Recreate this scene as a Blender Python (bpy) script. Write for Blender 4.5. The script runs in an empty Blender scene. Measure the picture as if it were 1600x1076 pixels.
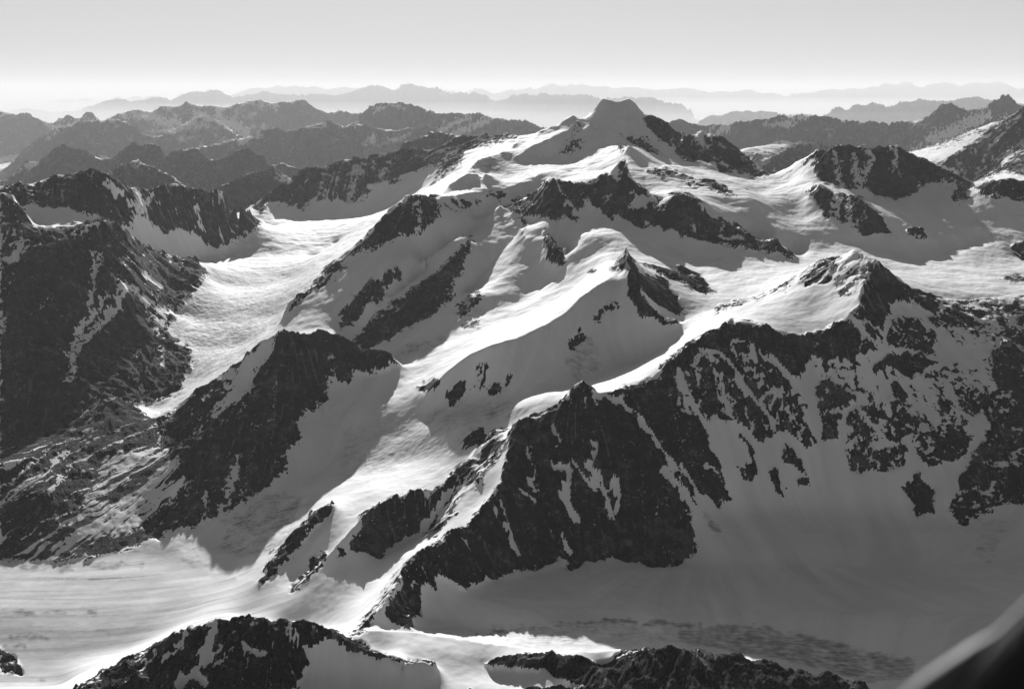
import bpy, math, time
import numpy as np
T0 = time.time()
QUAL = 1.0
# ------------------------------------------------------------------ camera, sky, sun, exposure
# 1 blender unit = 1 km
sc = bpy.context.scene
F = 1700.0; HC = 3.9
PITCH = math.atan((538 - 140) / F)
cd = bpy.data.cameras.new("camera"); cam = bpy.data.objects.new("camera", cd)
sc.collection.objects.link(cam); sc.camera = cam
cd.sensor_width = 36; cd.lens = 36 * F / 1600
cd.clip_start = 0.0001; cd.clip_end = 2000
cam.location = (0, 0, HC); cam.rotation_euler = (math.pi / 2 - PITCH, 0, 0)
cd.dof.use_dof = True; cd.dof.focus_distance = 50.0; cd.dof.aperture_fstop = 1900
SUN_EL = 19.5; SUN_AZ = -7.0          # azimuth: degrees right of straight ahead (+y)
w = bpy.data.worlds.new("World"); sc.world = w; w.use_nodes = True
nt = w.node_tree; nt.nodes.clear()
sky = nt.nodes.new("ShaderNodeTexSky"); sky.sky_type = 'NISHITA'; sky.sun_disc = False
sky.sun_elevation = math.radians(SUN_EL); sky.sun_rotation = math.radians(SUN_AZ)
sky.altitude = 3000; sky.air_density = 1.0; sky.dust_density = 3.0; sky.ozone_density = 1.0
bw = nt.nodes.new("ShaderNodeRGBToBW"); bg = nt.nodes.new("ShaderNodeBackground")
out = nt.nodes.new("ShaderNodeOutputWorld")
bg.inputs[1].default_value = 0.055
nt.links.new(sky.outputs[0], bw.inputs[0]); 
# film response of the sky tone: dark overhead (filter), bright and even near the horizon
def wm(op, a, b_):
    k = nt.nodes.new("ShaderNodeMath"); k.operation = op
    for i_, q_ in enumerate((a, b_)):
        if isinstance(q_, (int, float)): k.inputs[i_].default_value = q_
        else: nt.links.new(q_, k.inputs[i_])
    return k.outputs[0]
x_ = wm('MULTIPLY', bw.outputs[0], 0.055)
x2 = wm('MULTIPLY', x_, x_)
y_ = wm('DIVIDE', wm('MULTIPLY', x2, 0.465), wm('ADD', x2, 0.034))
nt.links.new(wm('MULTIPLY', y_, 1 / 0.055), bg.inputs[0]); nt.links.new(bg.outputs[0], out.inputs[0])
sd = bpy.data.lights.new("sun", 'SUN'); sun = bpy.data.objects.new("sun", sd); sc.collection.objects.link(sun)
sd.energy = 5.0; sd.angle = math.radians(0.5); sd.color = (1, 1, 1)
sun.rotation_euler = (math.radians(90 - SUN_EL), 0, math.radians(180 - SUN_AZ))
sun.rotation_euler = (-math.radians(90 - SUN_EL), 0, -math.radians(SUN_AZ))
sc.view_settings.view_transform = 'Standard'; sc.view_settings.look = 'None'
sc.view_settings.gamma = 1.0; sc.view_settings.exposure = 0.58
sc.cycles.max_bounces = 6; sc.cycles.diffuse_bounces = 3; sc.cycles.volume_bounces = 1

# ------------------------------------------------------------------ traced control lines
cp, sp = math.cos(PITCH), math.sin(PITCH)
K = 540 / 1600.
TILES = {'A': (0, 100, K), 'B': (530, 100, K), 'C': (1060, 100, K), 'D': (0, 410, K), 'E': (530, 410, K),
         'F': (1060, 410, K), 'G': (0, 716, K), 'H': (530, 716, K), 'I': (1060, 716, K),
         'J': (860, 140, 400 / 1594.), 'N': (560, 560, 300 / 1600.), 'Q': (620, 140, .25), 'P': (0, 0, 1.0)}

def ray(u, v):
    a = (u - 800) / F; b = (538 - v) / F; q = cp + b * sp
    return a / q, (sp - b * cp) / q

def parse(s):
    """'A x,y,D x,y B x,y' -> list of (u, v, D); missing D are interpolated along the line."""
    P = []; tile = None
    for w_ in s.split():
        if w_[0].isalpha():
            tile = TILES[w_[0]]; continue
        n = [float(q) for q in w_.split(',')]
        P.append([tile[0] + n[0] * tile[2], tile[1] + n[1] * tile[2], n[2] if len(n) > 2 else None])
    ln = [0.0]
    for i in range(1, len(P)): ln.append(ln[-1] + math.hypot(P[i][0] - P[i - 1][0], P[i][1] - P[i - 1][1]))
    for p in P:
        if p[2] and p[2] > 200: p[2] = (HC - p[2] / 1000) / ray(p[0], p[1])[1]     # given as a height in metres
    kn = [i for i in range(len(P)) if P[i][2] is not None]
    if kn:
        xs = [ln[i] for i in kn]; ys = [math.log(P[i][2]) for i in kn]
        for i, p in enumerate(P): p[2] = math.exp(np.interp(ln[i], xs, ys))
    return P

LINES = []      # owner, kind, dip, pts
def L(owner, kind, dip, s): LINES.append((owner, kind, dip, parse(s)))

# ---- foreground ridge
L('near_peak', 'c', .03, "G 370,1067,1.84 470,1000 580,950,1.88 640,930 700,860 820,800 920,770 1000,732,1.93 1060,750 1150,735,1.93 1280,752 1380,755 1470,775 1560,820,1.88 1600,830 H 100,860 170,885 300,925,1.86 450,940,1.86")
L('near_snow', 'c', .03, "H 20,815,1.99 130,795,1.99 340,800,1.99 540,830,1.98 800,870,1.95 950,885 1130,893,1.92 1350,880 1600,860,1.9 I 220,868,1.88 300,890 430,920 550,945,1.85 700,990,1.82 860,1055,1.8")
L('near_snow', 's', 0, "H 250,860,1.935 450,885,1.93 700,910,1.925 900,905,1.915")
L('near_snow', 's', 0, "G 1350,1010,1.84 1600,950,1.86 H 300,990,1.86 500,1000,1.87 700,1010,1.87 850,1060,1.83")
L('near_snow', 's', 0, "G 1350,1067,1.80 1600,1067,1.81 H 400,1067,1.82 900,1067,1.81")
L('near_peak', 's', 0, "G 370,1067,1.82 700,1067,1.80 1000,1067,1.795 1330,1067,1.80")
L('near_dark_ridge', 'c', 0, "H 670,960,1.90 780,925 880,905,1.91 970,893 1100,915,1.90 1220,955,1.88 1330,885,1.885 1450,870,1.89 1600,862,1.885 I 120,850,1.88")
L('near_dark_ridge', 's', 0, "H 1000,1067,1.81 1600,1067,1.78 I 500,1067,1.765 850,1067,1.76")
L('near_dark_ridge', 's', 0, "P -50,1150,1.70 400,1150,1.69 900,1150,1.70 1300,1150,1.68 1700,1150,1.66")
L('near_dark_ridge', 's', 0, "P -50,1260,1.5 400,1260,1.5 900,1260,1.5 1300,1260,1.48 1700,1260,1.46")
# ---- cirque
L('cirque_glacier', 's', 0, "P 790,1022,2.05 900,1035,2.03 1150,1050,2.0 1350,1090,1.93 1640,1130,1.88")
L('cirque_glacier', 's', 0, "P 655,975,2.19 760,985,2.19 900,992,2.17 1050,1003,2.16 1200,1000,2.17 1330,1035,2.10 1450,1060,2.03 1620,1060,2.0")
L('cirque_glacier', 's', 0, "P 680,950,2.24 900,955,2.28 1200,955,2.28 1450,960,2.24 1640,960,2.2")
L('cirque_glacier', 's', 0, "P 760,908,2.43 900,885,2.53 1100,885,2.55 1300,880,2.57 1500,880,2.55 1640,880,2.5")
L('pyramid_mountain', 's', 0, "H 340,790,2.13 360,740 390,610,2.28 450,600 455,540 580,605,2.34 660,570 780,540,2.45 800,510 900,500 1010,455,2.57 1080,510 1140,450 1290,465,2.6 1450,490 1600,490,2.58")
L('cirque_wall', 's', 0, "I 60,430,2.6 80,330,2.67 250,240,2.79 600,230,2.83 1100,260,2.8 1350,300,2.76 1600,260,2.74")
L('pyramid_mountain', 'c', .02, "E 1130,570,2.95 1060,630 1000,690,2.93 900,715 830,740,2.90 800,830 H 770,0,2.77 760,90,2.67 680,200,2.57 590,310,2.46 480,370 400,430,2.34 300,480,2.28 290,540,2.22 190,690,2.10 100,790,2.03 50,830,2.0")
L('cirque_wall', 'c', 0, "E 1130,570,2.95 1200,605,2.96 1300,590,2.98 1400,560 1480,530,3.05 1500,470 1600,400,3.14 F 80,360,3.17 160,320,3.21 250,262,3.26 330,275 400,300 500,335,3.24 560,345 680,320 780,255,3.28 840,200,3.31 850,120,3.4 870,60,3.48 C 910,920,3.55 870,890 810,855,3.68")
L('cirque_wall', 'c', .02, "C 810,855,3.7 910,912,3.72 960,945 1050,1010,3.76 1160,1065 F 1220,165,3.8 1330,175 1450,165,3.8 1600,145,3.8")
L('cirque_wall', 'c', .015, "C 810,855,3.7 750,890,3.72 650,910 600,940,3.74 F 500,90,3.74 400,160,3.7 240,185,3.66 180,210 80,245,3.62 0,290,3.58 E 1570,270,3.56 1480,240,3.6 1400,130,3.66 1340,50,3.72 B 1330,840,3.97")
L('cirque_wall', 's', 0, "E 1500,400,3.32 F 200,260,3.37 400,240,3.42 600,250,3.4 700,200,3.42")
# ---- rib behind pyramid
L('rib', 'c', .02, "E 790,760,2.99 700,780,2.99 H 600,0,2.93 540,50,2.88 470,140,2.8 430,150 330,160,2.77 180,210,2.74 100,280,2.68 0,390,2.6 G 1370,600,2.5")
L('rib', 's', 0, "H 0,470,2.56 100,430,2.60 200,450,2.63 290,390,2.70 380,380,2.72 E 690,950,2.85")
L('rib', 's', 0, "H 0,560,2.47 130,550,2.50 230,570,2.47 270,500,2.42")
L('rib', 's', 0, "H 450,330,2.60 560,160,2.72 680,0,2.84")
L('trunk_glacier', 's', 0, "G 1300,800,2.38 1500,790,2.33 H 50,780,2.25")
L('trunk_glacier', 's', 0, "H 0,760,2.31 60,680,2.37 150,620,2.42")
L('trunk_glacier', 's', 0, "G 1100,740,2.47 1300,700,2.43 1500,620,2.45")
# small ridge
L('trunk_glacier', 'c', 0, "G 1540,210,2.86 1500,235,2.85 1400,340,2.76 1300,450,2.68 1200,570,2.58")
L('trunk_glacier', 's', 0, "G 1510,430,2.69 1400,560,2.58 1300,590,2.56")
# ---- trunk glacier
L('trunk_glacier', 's', 0, "G 0,455,2.89 300,480,2.87 700,460,2.87 900,520,2.78 1000,550,2.73 1150,520,2.73")
L('trunk_glacier', 's', 0, "G 0,700,2.62 400,700,2.62 800,680,2.61 1050,600,2.64")
L('trunk_glacier', 's', 0, "G 0,950,2.42 300,950,2.42 600,900,2.44 900,720,2.54")
L('trunk_glacier', 's', 0, "G 0,1067,2.32 300,1067,2.32")
L('trunk_glacier', 's', 0, "G 1000,400,2.92 1150,420,2.84 1250,430,2.78")
L('trunk_glacier', 's', 0, "G 1100,250,3.05 1250,260,3.03 1400,300,2.93")
L('trunk_glacier', 's', 0, "G 1330,60,3.27 1450,110,3.2 1600,150,3.03 H 200,140,2.93")
L('central_snowfield', 's', 0, "E 0,870,3.37 200,760,3.42 300,800,3.35 500,740,3.24 600,760,3.15")
L('central_snowfield', 's', 0, "E 0,980,3.22 300,920,3.2 500,900,3.08 640,860,3.03")
L('central_snowfield', 's', 0, "E 150,650,3.55 280,600,3.62 400,590,3.53")
L('central_snowfield', 's', 0, "E 100,800,3.45 130,680,3.52 330,700,3.45 500,660,3.42 600,620,3.40")
# ---- G mountain
L('dark_mountain', 'c', .03, "P 0,724,3.28 50,712,3.33 101,677,3.52 135,640 162,611,3.75 D 600,640,3.74 690,720,3.68 800,690,3.70 900,580,3.73 1000,530 1100,470,3.78 1200,370 1300,310,3.87 1400,318 1500,315,3.9 1600,355 E 100,410,3.88 180,420 240,440 275,465,3.83")
L('dark_mountain', 'c', 0, "D 1300,310,3.85 1240,430,3.79 1150,570,3.68 1060,650,3.58 950,780,3.46 820,900,3.33 G 860,100,3.2 780,240,3.1 700,350,3.03")
L('dark_mountain', 's', 0, "G 0,440,2.91 200,430 380,460,2.89 620,410,2.93 760,340,2.98 920,310,3.02 1060,240,3.08 1200,150,3.18 1320,50,3.27 D 1310,940,3.28 1380,800,3.42 1450,700,3.55 1510,620,3.67 E 40,560,3.70 130,520,3.78 230,490,3.82")
L('dark_mountain', 's', 0, "E 275,475,3.81 250,590,3.66 120,680,3.52 80,850,3.40 D 1500,960,3.28 1400,1020,3.23")
L('dark_mountain', 's', 0, "P 60,770,3.12 150,730,3.32 230,700,3.45 300,690,3.52")
# ---- central snow dome and basin
L('central_snowfield', 'c', 0, "E 410,590,3.47 500,500,3.47 600,420,3.47 700,385,3.47 850,340,3.50 950,290,3.53 1050,230,3.58 1130,150,3.66 1200,100 1310,45,3.8 B 1330,840,3.97")
L('central_snowfield', 's', 0, "E 500,660,3.42 650,650,3.36 790,635,3.3 930,590,3.27 1050,560,3.28 1160,555,3.33 1290,470,3.44 1430,475,3.46 1530,420,3.48 1570,330,3.52")
L('central_snowfield', 's', 0, "E 800,650,3.12 1000,600,3.12")
L('central_snowfield', 's', 0, "E 300,440,4.0 400,400,4.02 500,350,4.12 640,300,4.12 800,280,4.10 950,210,4.15 1050,150,4.2 1130,70,4.3")
L('central_snowfield', 's', 0, "E 640,210,4.35 760,205,4.35 850,180,4.42 850,140,4.48 950,110,4.5 1030,60,4.6 1040,0,4.75")
L('central_snowfield', 's', 0, "E 340,550,3.75 450,480,3.75 600,350,3.98")
# spur rock
L('central_snowfield', 'c', .01, "B 970,785,4.85 1000,840 1060,930,4.62")
L('central_snowfield', 'c', 0, "B 970,785,4.85 870,810,4.85 840,760,5.0")
L('central_snowfield', 's', 0, "B 1080,920,4.62 1180,890,4.45 1250,900,4.3")
L('central_snowfield', 's', 0, "B 800,960,4.62 950,900,4.72")
L('central_snowfield', 's', 0, "E 640,130,4.40 750,160,4.38 830,120,4.45")
L('central_snowfield', 'c', .02, "B 760,662,5.37 740,660,5.35 650,745,5.28 620,760,5.24 500,880,4.98 300,1040,4.68 E 170,230,4.5 60,370,4.33")
# arete 2 
L('middle_mountain', 'c', 0, "B 850,725,5.15 830,790,5.05 760,860,4.92 700,930,4.82 640,1010,4.7 600,1067,4.62 E 540,130,4.5")
#L('middle_mountain', 'c', .01, "B 740,660,5.0 620,750,4.98 500,880,4.78 300,1040,4.58 E 170,230,4.45 60,370,4.33")
L('middle_mountain', 's', 0, "E 60,385,4.28 130,400,4.2 260,340,4.22 430,230,4.35 520,130,4.5 600,20,4.68")
# upper glacier
L('upper_glacier', 's', 0, "B 1000,785,3305 1150,800,3300 1300,825,3275 1400,850,3258 J 640,990,3250 760,1010,3230 900,1050,3208 F 100,60,3182 200,150,3172 350,110,3182")
L('upper_glacier', 's', 0, "B 880,735,5.1 1000,765,3315 1250,785,3305 J 500,960,3275 620,960,3265 800,970,3245 960,1060,3215 C 150,935,3212 300,910,3215 560,935,3198")
L('upper_glacier', 's', 0, "C 580,930,3200 520,890,3215 700,860,3220 850,840,3222 1000,880,3198 1200,880,3198 1390,860,3200")
L('upper_glacier', 's', 0, "C 950,960,3176 1100,970,3174 1300,990,3172 1600,1030,3166")
L('upper_glacier', 's', 0, "C 1000,900,3188 1250,920,3185 1600,960,3180")
L('upper_glacier', 's', 0, "F 1230,140,3158 1450,140,3156 1600,100,3160")
L('upper_glacier', 's', 0, "C 200,680,3350 350,720,3325 450,780,3285 600,790,3270 800,835,3240")
L('upper_glacier', 's', 0, "C 340,620,5.5 450,590,5.5 560,575,5.45 640,555,5.35")
L('upper_glacier', 's', 0, "C 530,660,3350 560,710,3310 650,750,3280")
L('upper_glacier', 's', 0, "C 1000,830,4.75 1200,800,4.85 1330,820,4.8 1380,870,4.65")
L('upper_glacier', 's', 0, "C 850,650,5.2 1000,650,5.3 1200,690,5.12 1250,760,4.92")
L('upper_glacier', 'c', 0, "C 1370,750,4.95 1450,780,4.88 1530,840,4.75 1600,900,4.65")
# mid ridge
L('mid_ridge', 'c', .025, "B 750,662,5.5 830,630,5.45 920,595,5.38 950,550,5.33 980,520,5.3 1050,550,5.22 1140,570,5.2 1240,515,5.2 J 350,530,5.2 430,440,5.2 470,440,5.2 490,545,5.12 620,660,5.02 700,690,4.98 800,635,4.95 880,655 945,700,4.88 C 140,690,4.82 250,730,4.76 380,820,4.68 450,820,4.64 500,850,4.6 560,905,4.5")
L('mid_ridge', 's', 0, "B 780,690,5.28 850,715,5.22 J 0,810,4.96 180,830,4.9 230,710,5.05 380,810,4.87 500,820,4.82 570,860,4.78 620,840 690,865,4.74 820,920,4.66 920,930,4.62 C 80,810,4.64 300,860,4.57 380,860,4.55 560,910,4.47")
# ridges with lit snow between mid ridge and summit
L('summit_mountain', 's', 0, "B 1010,530,5.4 1150,545,5.4 1250,500,5.5 J 330,520,5.5 400,470,5.6")
L('summit_mountain', 'c', 0, "J 480,340,5.95 560,390 620,450,5.83 700,485 730,465,5.8 850,490,5.75 960,530,5.7 1100,560,5.6 1210,600,5.5")
L('summit_mountain', 's', 0, "J 600,510,5.6 700,560,5.45 900,640,5.25 1100,670,5.15 1220,620,5.35 1240,680,5.1")
L('summit_mountain', 's', 0, "J 620,650,5.12 760,630,5.12 940,680,5.02 1100,745,4.92 1240,725,4.98")
L('summit_mountain', 's', 0, "J 500,330,6.14 700,460,6.02 900,500,5.95 1100,540,5.9 1250,560,5.86 1400,560,5.84 1500,600,5.76")
L('summit_mountain', 's', 0, "C 330,520,6.0 450,510,5.98 460,560,5.8")
L('summit_mountain', 'c', .03, "Q 960,225,6.7 1000,215,6.7 1100,155,6.75 1140,180,6.77 1180,172,6.82 1290,52,6.85 1360,75,6.86 1455,50,6.85 1490,85 1560,160,6.78")
L('summit_mountain', 'c', .03, "J 600,155,6.74 650,158,6.72 700,190,6.68 800,265,6.62 880,285 940,260,6.5 1040,285,6.47 1150,360,6.38 1250,440,6.25 1370,535,6.08")
L('summit_mountain', 'c', .01, "J 610,155,6.72 500,190,6.62 430,240,6.54 390,280,6.46 360,340,6.37")
L('summit_mountain', 'c', 0, "J 420,270,6.46 480,300,6.43 590,320,6.4 620,360,6.3 700,410,6.18")
L('summit_mountain', 's', 0, "Q 1240,250,6.6 1300,250,6.55 1350,310,6.44")
L('summit_mountain', 'c', .03, "Q 200,655,5.5 270,650,5.6 420,530,5.85 500,440,6.08 640,390,6.28 720,370,6.42 745,320,6.55 765,285,6.75 850,280,6.75 890,262,6.68 960,225,6.70")
L('summit_mountain', 's', 0, "Q 450,605,5.6 520,600,5.62 600,585,5.66 700,560,5.75")
L('summit_mountain', 'c', 0, "Q 330,590,5.66 440,522,5.74 560,525,5.75 640,560,5.75")
L('summit_mountain', 's', 0, "Q 520,440,6.1 620,440,6.13 640,500,5.95 600,545,5.8")
L('summit_mountain', 's', 0, "Q 690,475,6.12 760,462,6.18 850,455,6.2 940,448,6.22")
L('summit_mountain', 'c', 0, "Q 700,440,6.2 745,415,6.25 800,385,6.3 850,350,6.35 930,312,6.4 1000,290,6.47 1060,255,6.55 1110,215,6.62 1130,200,6.66")
L('summit_mountain', 's', 0, "Q 790,340,6.5 880,300,6.57 960,270,6.61 1020,262,6.64")
L('summit_mountain', 's', 0, "Q 960,452,6.23 1040,450,6.24 1130,446,6.25 1180,440,6.24")
L('summit_mountain', 'c', 0, "Q 950,435,6.27 1030,370,6.36 1090,312,6.45 1150,260,6.52 1210,222,6.6 1245,250,6.6")
L('summit_mountain', 's', 0, "Q 1100,290,6.55 1160,240,6.63")
L('summit_mountain', 's', 0, "Q 870,510,5.75 960,500,5.8 1100,505,5.83 1190,502,5.85 1250,530,5.78 1300,530,5.72")
L('summit_mountain', 'c', 0, "Q 1325,350,6.36 1230,370,6.29 1180,440,6.12 1080,520,5.84")
L('west_buttress', 'c', .01, "B 460,612,5.3 580,600,5.45 700,590,5.55 830,555,5.65 930,530,5.75")
L('west_buttress', 's', 0, "B 580,580,5.65 700,560,5.8 850,525,5.85 700,525,6.0")
L('west_buttress', 's', 0, "B 560,740,5.12 500,700,5.15 700,650,5.35 740,640,5.37")
L('west_buttress', 'c', .03, "B 460,612,5.3 360,593,5.28 280,630 200,710,5.15 100,810 0,890,5.0 D 1480,60,4.95 1430,100,4.85 1330,190,4.7 1300,290,4.6")
L('west_buttress', 's', 0, "B 140,870,4.9 200,830,4.93 300,790,4.97 380,790,5.0 450,740,5.05 480,640,5.25")
L('west_buttress', 's', 0, "B 560,720,4.98 430,820,4.87 300,900,4.76 160,1000,4.62 E 80,200,4.52 20,330,4.40")
L('west_buttress', 's', 0, "B 400,960,4.70 200,1067,4.55 E 100,330,4.4")
# ---- left glacier
L('valley_glacier', 's', 0, "P 422,343,8.0 470,346,7.9 540,343,7.9 590,338,8.0")
L('valley_glacier', 's', 0, "P 340,400,6.75 420,400,6.75 500,400,6.65")
L('valley_glacier', 's', 0, "P 330,450,5.85 400,450,5.85 460,440,5.95")
L('valley_glacier', 's', 0, "P 275,500,5.22 350,500,5.2 430,500,5.15")
L('valley_glacier', 's', 0, "P 300,550,4.78 380,545,4.8")
L('valley_glacier', 's', 0, "P 265,610,4.35 300,600,4.42")
L('valley_glacier', 's', 0, "P 220,640,4.17 250,650,4.12")
L('valley_glacier', 'c', 0, "A 1560,830,7.0 1500,860 1440,900,6.7")
# ---- left wall
L('west_wall', 's', 0, "D 620,670,4.12 740,630,4.2 820,600,4.28 880,480,4.6 870,400,4.75 770,330,4.93 760,280,5.0 850,190,5.3 950,60,5.75 A 960,900,6.1 900,905,6.2")
L('west_wall', 'c', .03, "A 900,905,6.2 850,900,6.0 800,890,5.85 720,860 650,830,5.55 580,780 520,740,5.36 480,725,5.3 400,740,5.25 330,800,5.2 240,750,5.25 210,755,5.25 150,735,5.25 90,660,5.3 60,600,5.35 0,590,5.35")
L('west_wall', 'c', 0, "A 480,725,5.3 490,850,5.15 D 480,0,5.1 570,105,4.95 500,230,4.8 400,330,4.62 330,400,4.5 300,520,4.25 330,640,4.1")
L('west_wall', 'c', 0, "A 400,740,5.25 250,820,5.05 190,880,4.95 100,950,4.85 0,1030,4.8")
L('west_wall', 's', 0, "D 640,380,4.75 560,530,4.42 500,600,4.25")
L('west_wall', 's', 0, "D 0,150,4.7 150,150,4.72 300,150,4.78")
L('west_wall', 's', 0, "P 0,560,4.3 60,560,4.3")
L('west_wall', 's', 0, "P -60,700,3.85 0,700,3.85 80,670,3.95 150,650,4.02")
L('west_wall', 's', 0, "D 760,200,5.22 820,60,5.6 A 800,1000,5.6")
L('back_wall', 'c', .03, "A 0,565,5.85 70,545 140,555,5.9 240,520,5.95 340,515 430,485,6.0 500,510,6.0 600,560,6.15 700,575,6.4 740,555 800,550 900,580,6.75 960,590 1050,590,6.95 1120,640,7.15 1210,720,7.6")
L('back_wall', 's', 0, "A 60,640,5.55 130,660,5.58 250,680,5.62 400,700,5.65 480,700,5.65")
L('back_wall', 's', 0, "A 200,740,5.33 350,740,5.37 420,720,5.4")
L('back_wall', 's', 0, "A 530,740,5.75 620,800,5.9 760,840,6.2 900,870,6.5 1000,865,6.75 1100,820,7.05 1210,730,7.55")
L('back_wall', 'c', 0, "A 640,600,6.15 620,700,6.0 600,760,5.88")
# ---- back ridge (glacier head)
L('glacier_head_ridge', 'c', .03, "A 1160,650,8.5 1270,590,8.6 1340,540,8.7 1400,480,8.8 1500,455 1600,420,8.95 B 60,415 130,430,9.0 220,415 300,390 350,380 400,400 470,370,9.0 500,350 580,325,9.1 640,330 700,340 740,320 800,320,8.9 830,332,8.7 850,335,8.5")
L('glacier_head_ridge', 's', 0, "A 1160,660,8.3 1230,710,8.1 1350,720,8.1 1600,715,8.1 B 190,700,8.15 300,630,8.3")
L('glacier_head_ridge', 's', 0, "A 1230,690,8.2 1350,670,8.3 1500,640,8.4 B 50,650,8.4 200,600,8.45 350,590,8.3 420,570,8.1 600,460,8.0 800,370,8.2")
# ---- further ranges  (f = far crest with automatic feet)
L('range_a', 'f', 0, "A -200,500,12 0,545,12.5 30,530 130,450,13 180,455 290,370 350,400 380,395,13 430,425 520,430 620,360,13 690,375 740,390 770,425 850,400 890,395 970,450,12.5 1050,430 1110,385 1180,420 1270,470 1320,455 1380,475,12.5 1450,540")
L('range_a', 'f', 0, "A 450,490,10 560,470 640,440,10.8 740,480 830,540,10.5 900,590")
L('range_a', 'f', 0, "A 1010,575,10 1100,535 1200,505 1260,480,10.5 1340,530 1400,560")
L('range_b', 'f', 0, "B 270,400,10.8 330,350 430,310,11.2 500,330 560,330,11 620,350")
L('range_b', 'f', 0, "A 850,420,15 910,400 1000,365,15.5 1080,350 1140,340 1200,310,16 1310,280 1400,295 1530,265,16 1600,290 B 60,270 150,300 250,310,16 330,300 420,290 520,340")
L('range_b', 'f', 0, "A 100,400,18 200,330,18 300,290 400,270 540,250,18.5 620,290 680,340,18 760,330 850,270 900,225,19 1000,250 1100,320,19")
L('range_c', 'f', 0, "A -200,240,23 0,215 60,225,23 150,240 240,265,22 310,215 370,250 410,225 460,260 520,230 600,195,22 640,205 700,220 750,190 830,185,22 870,155 940,180 1000,190 1060,185,22 1120,155 1210,165 1260,180 1330,175,22 1400,175 1450,210 1520,230 1580,215,22 B 70,215 120,230")
L('range_c', 'f', 0, "B 90,240,19 120,230 160,190,18.5 230,180 330,190,18 400,215 500,225 600,230,17.5 680,235 730,255 790,255,17 860,240 900,250 960,290,16.5")
L('range_d', 'f', 0, "C -100,300,15 0,255 30,250,15 60,275 100,285 170,280,15 240,280 300,265 350,250,14.5 420,255 450,240 540,228,14.5 580,230 600,245 630,235 720,250,14.5 760,270 850,270 920,260 1000,270,14 1100,265 1160,240 1210,180,14 1260,178 1310,215 1420,200 1450,175,14 1540,140,14.5 1590,185 1700,170")
L('range_d', 'f', 0, "C 330,500,9.5 400,460,10.2 480,390,10.5 560,340,10.8 640,350,10.8 700,390,10.5 760,400")
L('range_d', 's', 0, "C 270,380,12 400,370,12.5 520,345,12.8")
L('range_e', 'f', 0, "C 1210,470,8.5 1300,400,8.8 1400,330,9 1500,270,9 1600,200,9 1800,160,9")
L('range_e', 's', 0, "C 1110,410,11 1200,440,10 1300,370,11 1400,290,12 1500,230,13")
L('mid_east', 'c', .03, "C 450,510,6.1 530,460,6.0 640,400,5.87 750,380 870,365,5.82 950,370 1020,370,5.82 1060,400 1150,450,5.77 1230,480,5.72 1290,500 1370,550,5.6")
L('mid_east', 's', 0, "C 640,535,5.6 800,590,5.42 860,620,5.42 1000,615,5.47 1100,570,5.52 1200,560,5.52 1300,600,5.45 1370,565,5.5")
L('mid_east', 'c', .01, "C 650,553,5.33 700,590,5.28 850,620,5.15 950,720,4.95 1005,815,4.8")
L('mid_east', 's', 0, "C 600,620,5.2 680,725,4.98 750,740,4.95 850,790,4.84 1000,820,4.78")
L('mid_east', 'c', .03, "C 1360,570,5.5 1440,530,5.45 1530,520,5.42 1600,540,5.4 1750,560,5.4")
L('mid_east', 's', 0, "C 1370,740,5.03 1480,740,5.02 1550,760,4.97 1600,760,4.97 1700,760,4.97")
L('far_range', 'f', 0, "A -300,240,72 80,220,70 150,210 230,225 330,230 380,210,66 470,180 580,165,66 640,175 740,145 800,165,66 880,140 950,120 1010,130,66 1090,155 1130,140 1210,120 1260,135 1370,130,68 1450,150 1600,150 B 90,110,70 180,100 320,100 430,115 480,115,70 530,140 620,140 700,155,66 780,160 900,130,62 960,145 1060,150 1150,150,60 1250,165 1350,150 1450,160,58 1550,190 1600,205,56 C 60,220,54")
L('far_range', 'f', 0, "C 100,260,38 180,240 260,230,38 320,225 430,235 500,232,38 600,240 680,220,38 740,195 800,205 900,195,38 980,185 1060,180 1110,165,38 1160,180 1270,175 1380,155,38 1430,180 1550,190 1800,180,38")
L('far_range', 'f', 0, "A -300,200,110 900,150,110 1300,110,110 1400,105 1500,112 B 0,110,110 300,118 500,130,110 750,118 850,125 960,110,110 1000,95 1100,100 1180,115 1300,115,110 1400,120 1600,120 C 100,135,110 200,130 350,130 450,150,110 600,145 700,125 850,125,110 900,110 960,100 1040,90 1110,100,110 1200,95 1300,95 1380,95 1470,82,110 1540,110 1600,120 1900,120,110")

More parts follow.
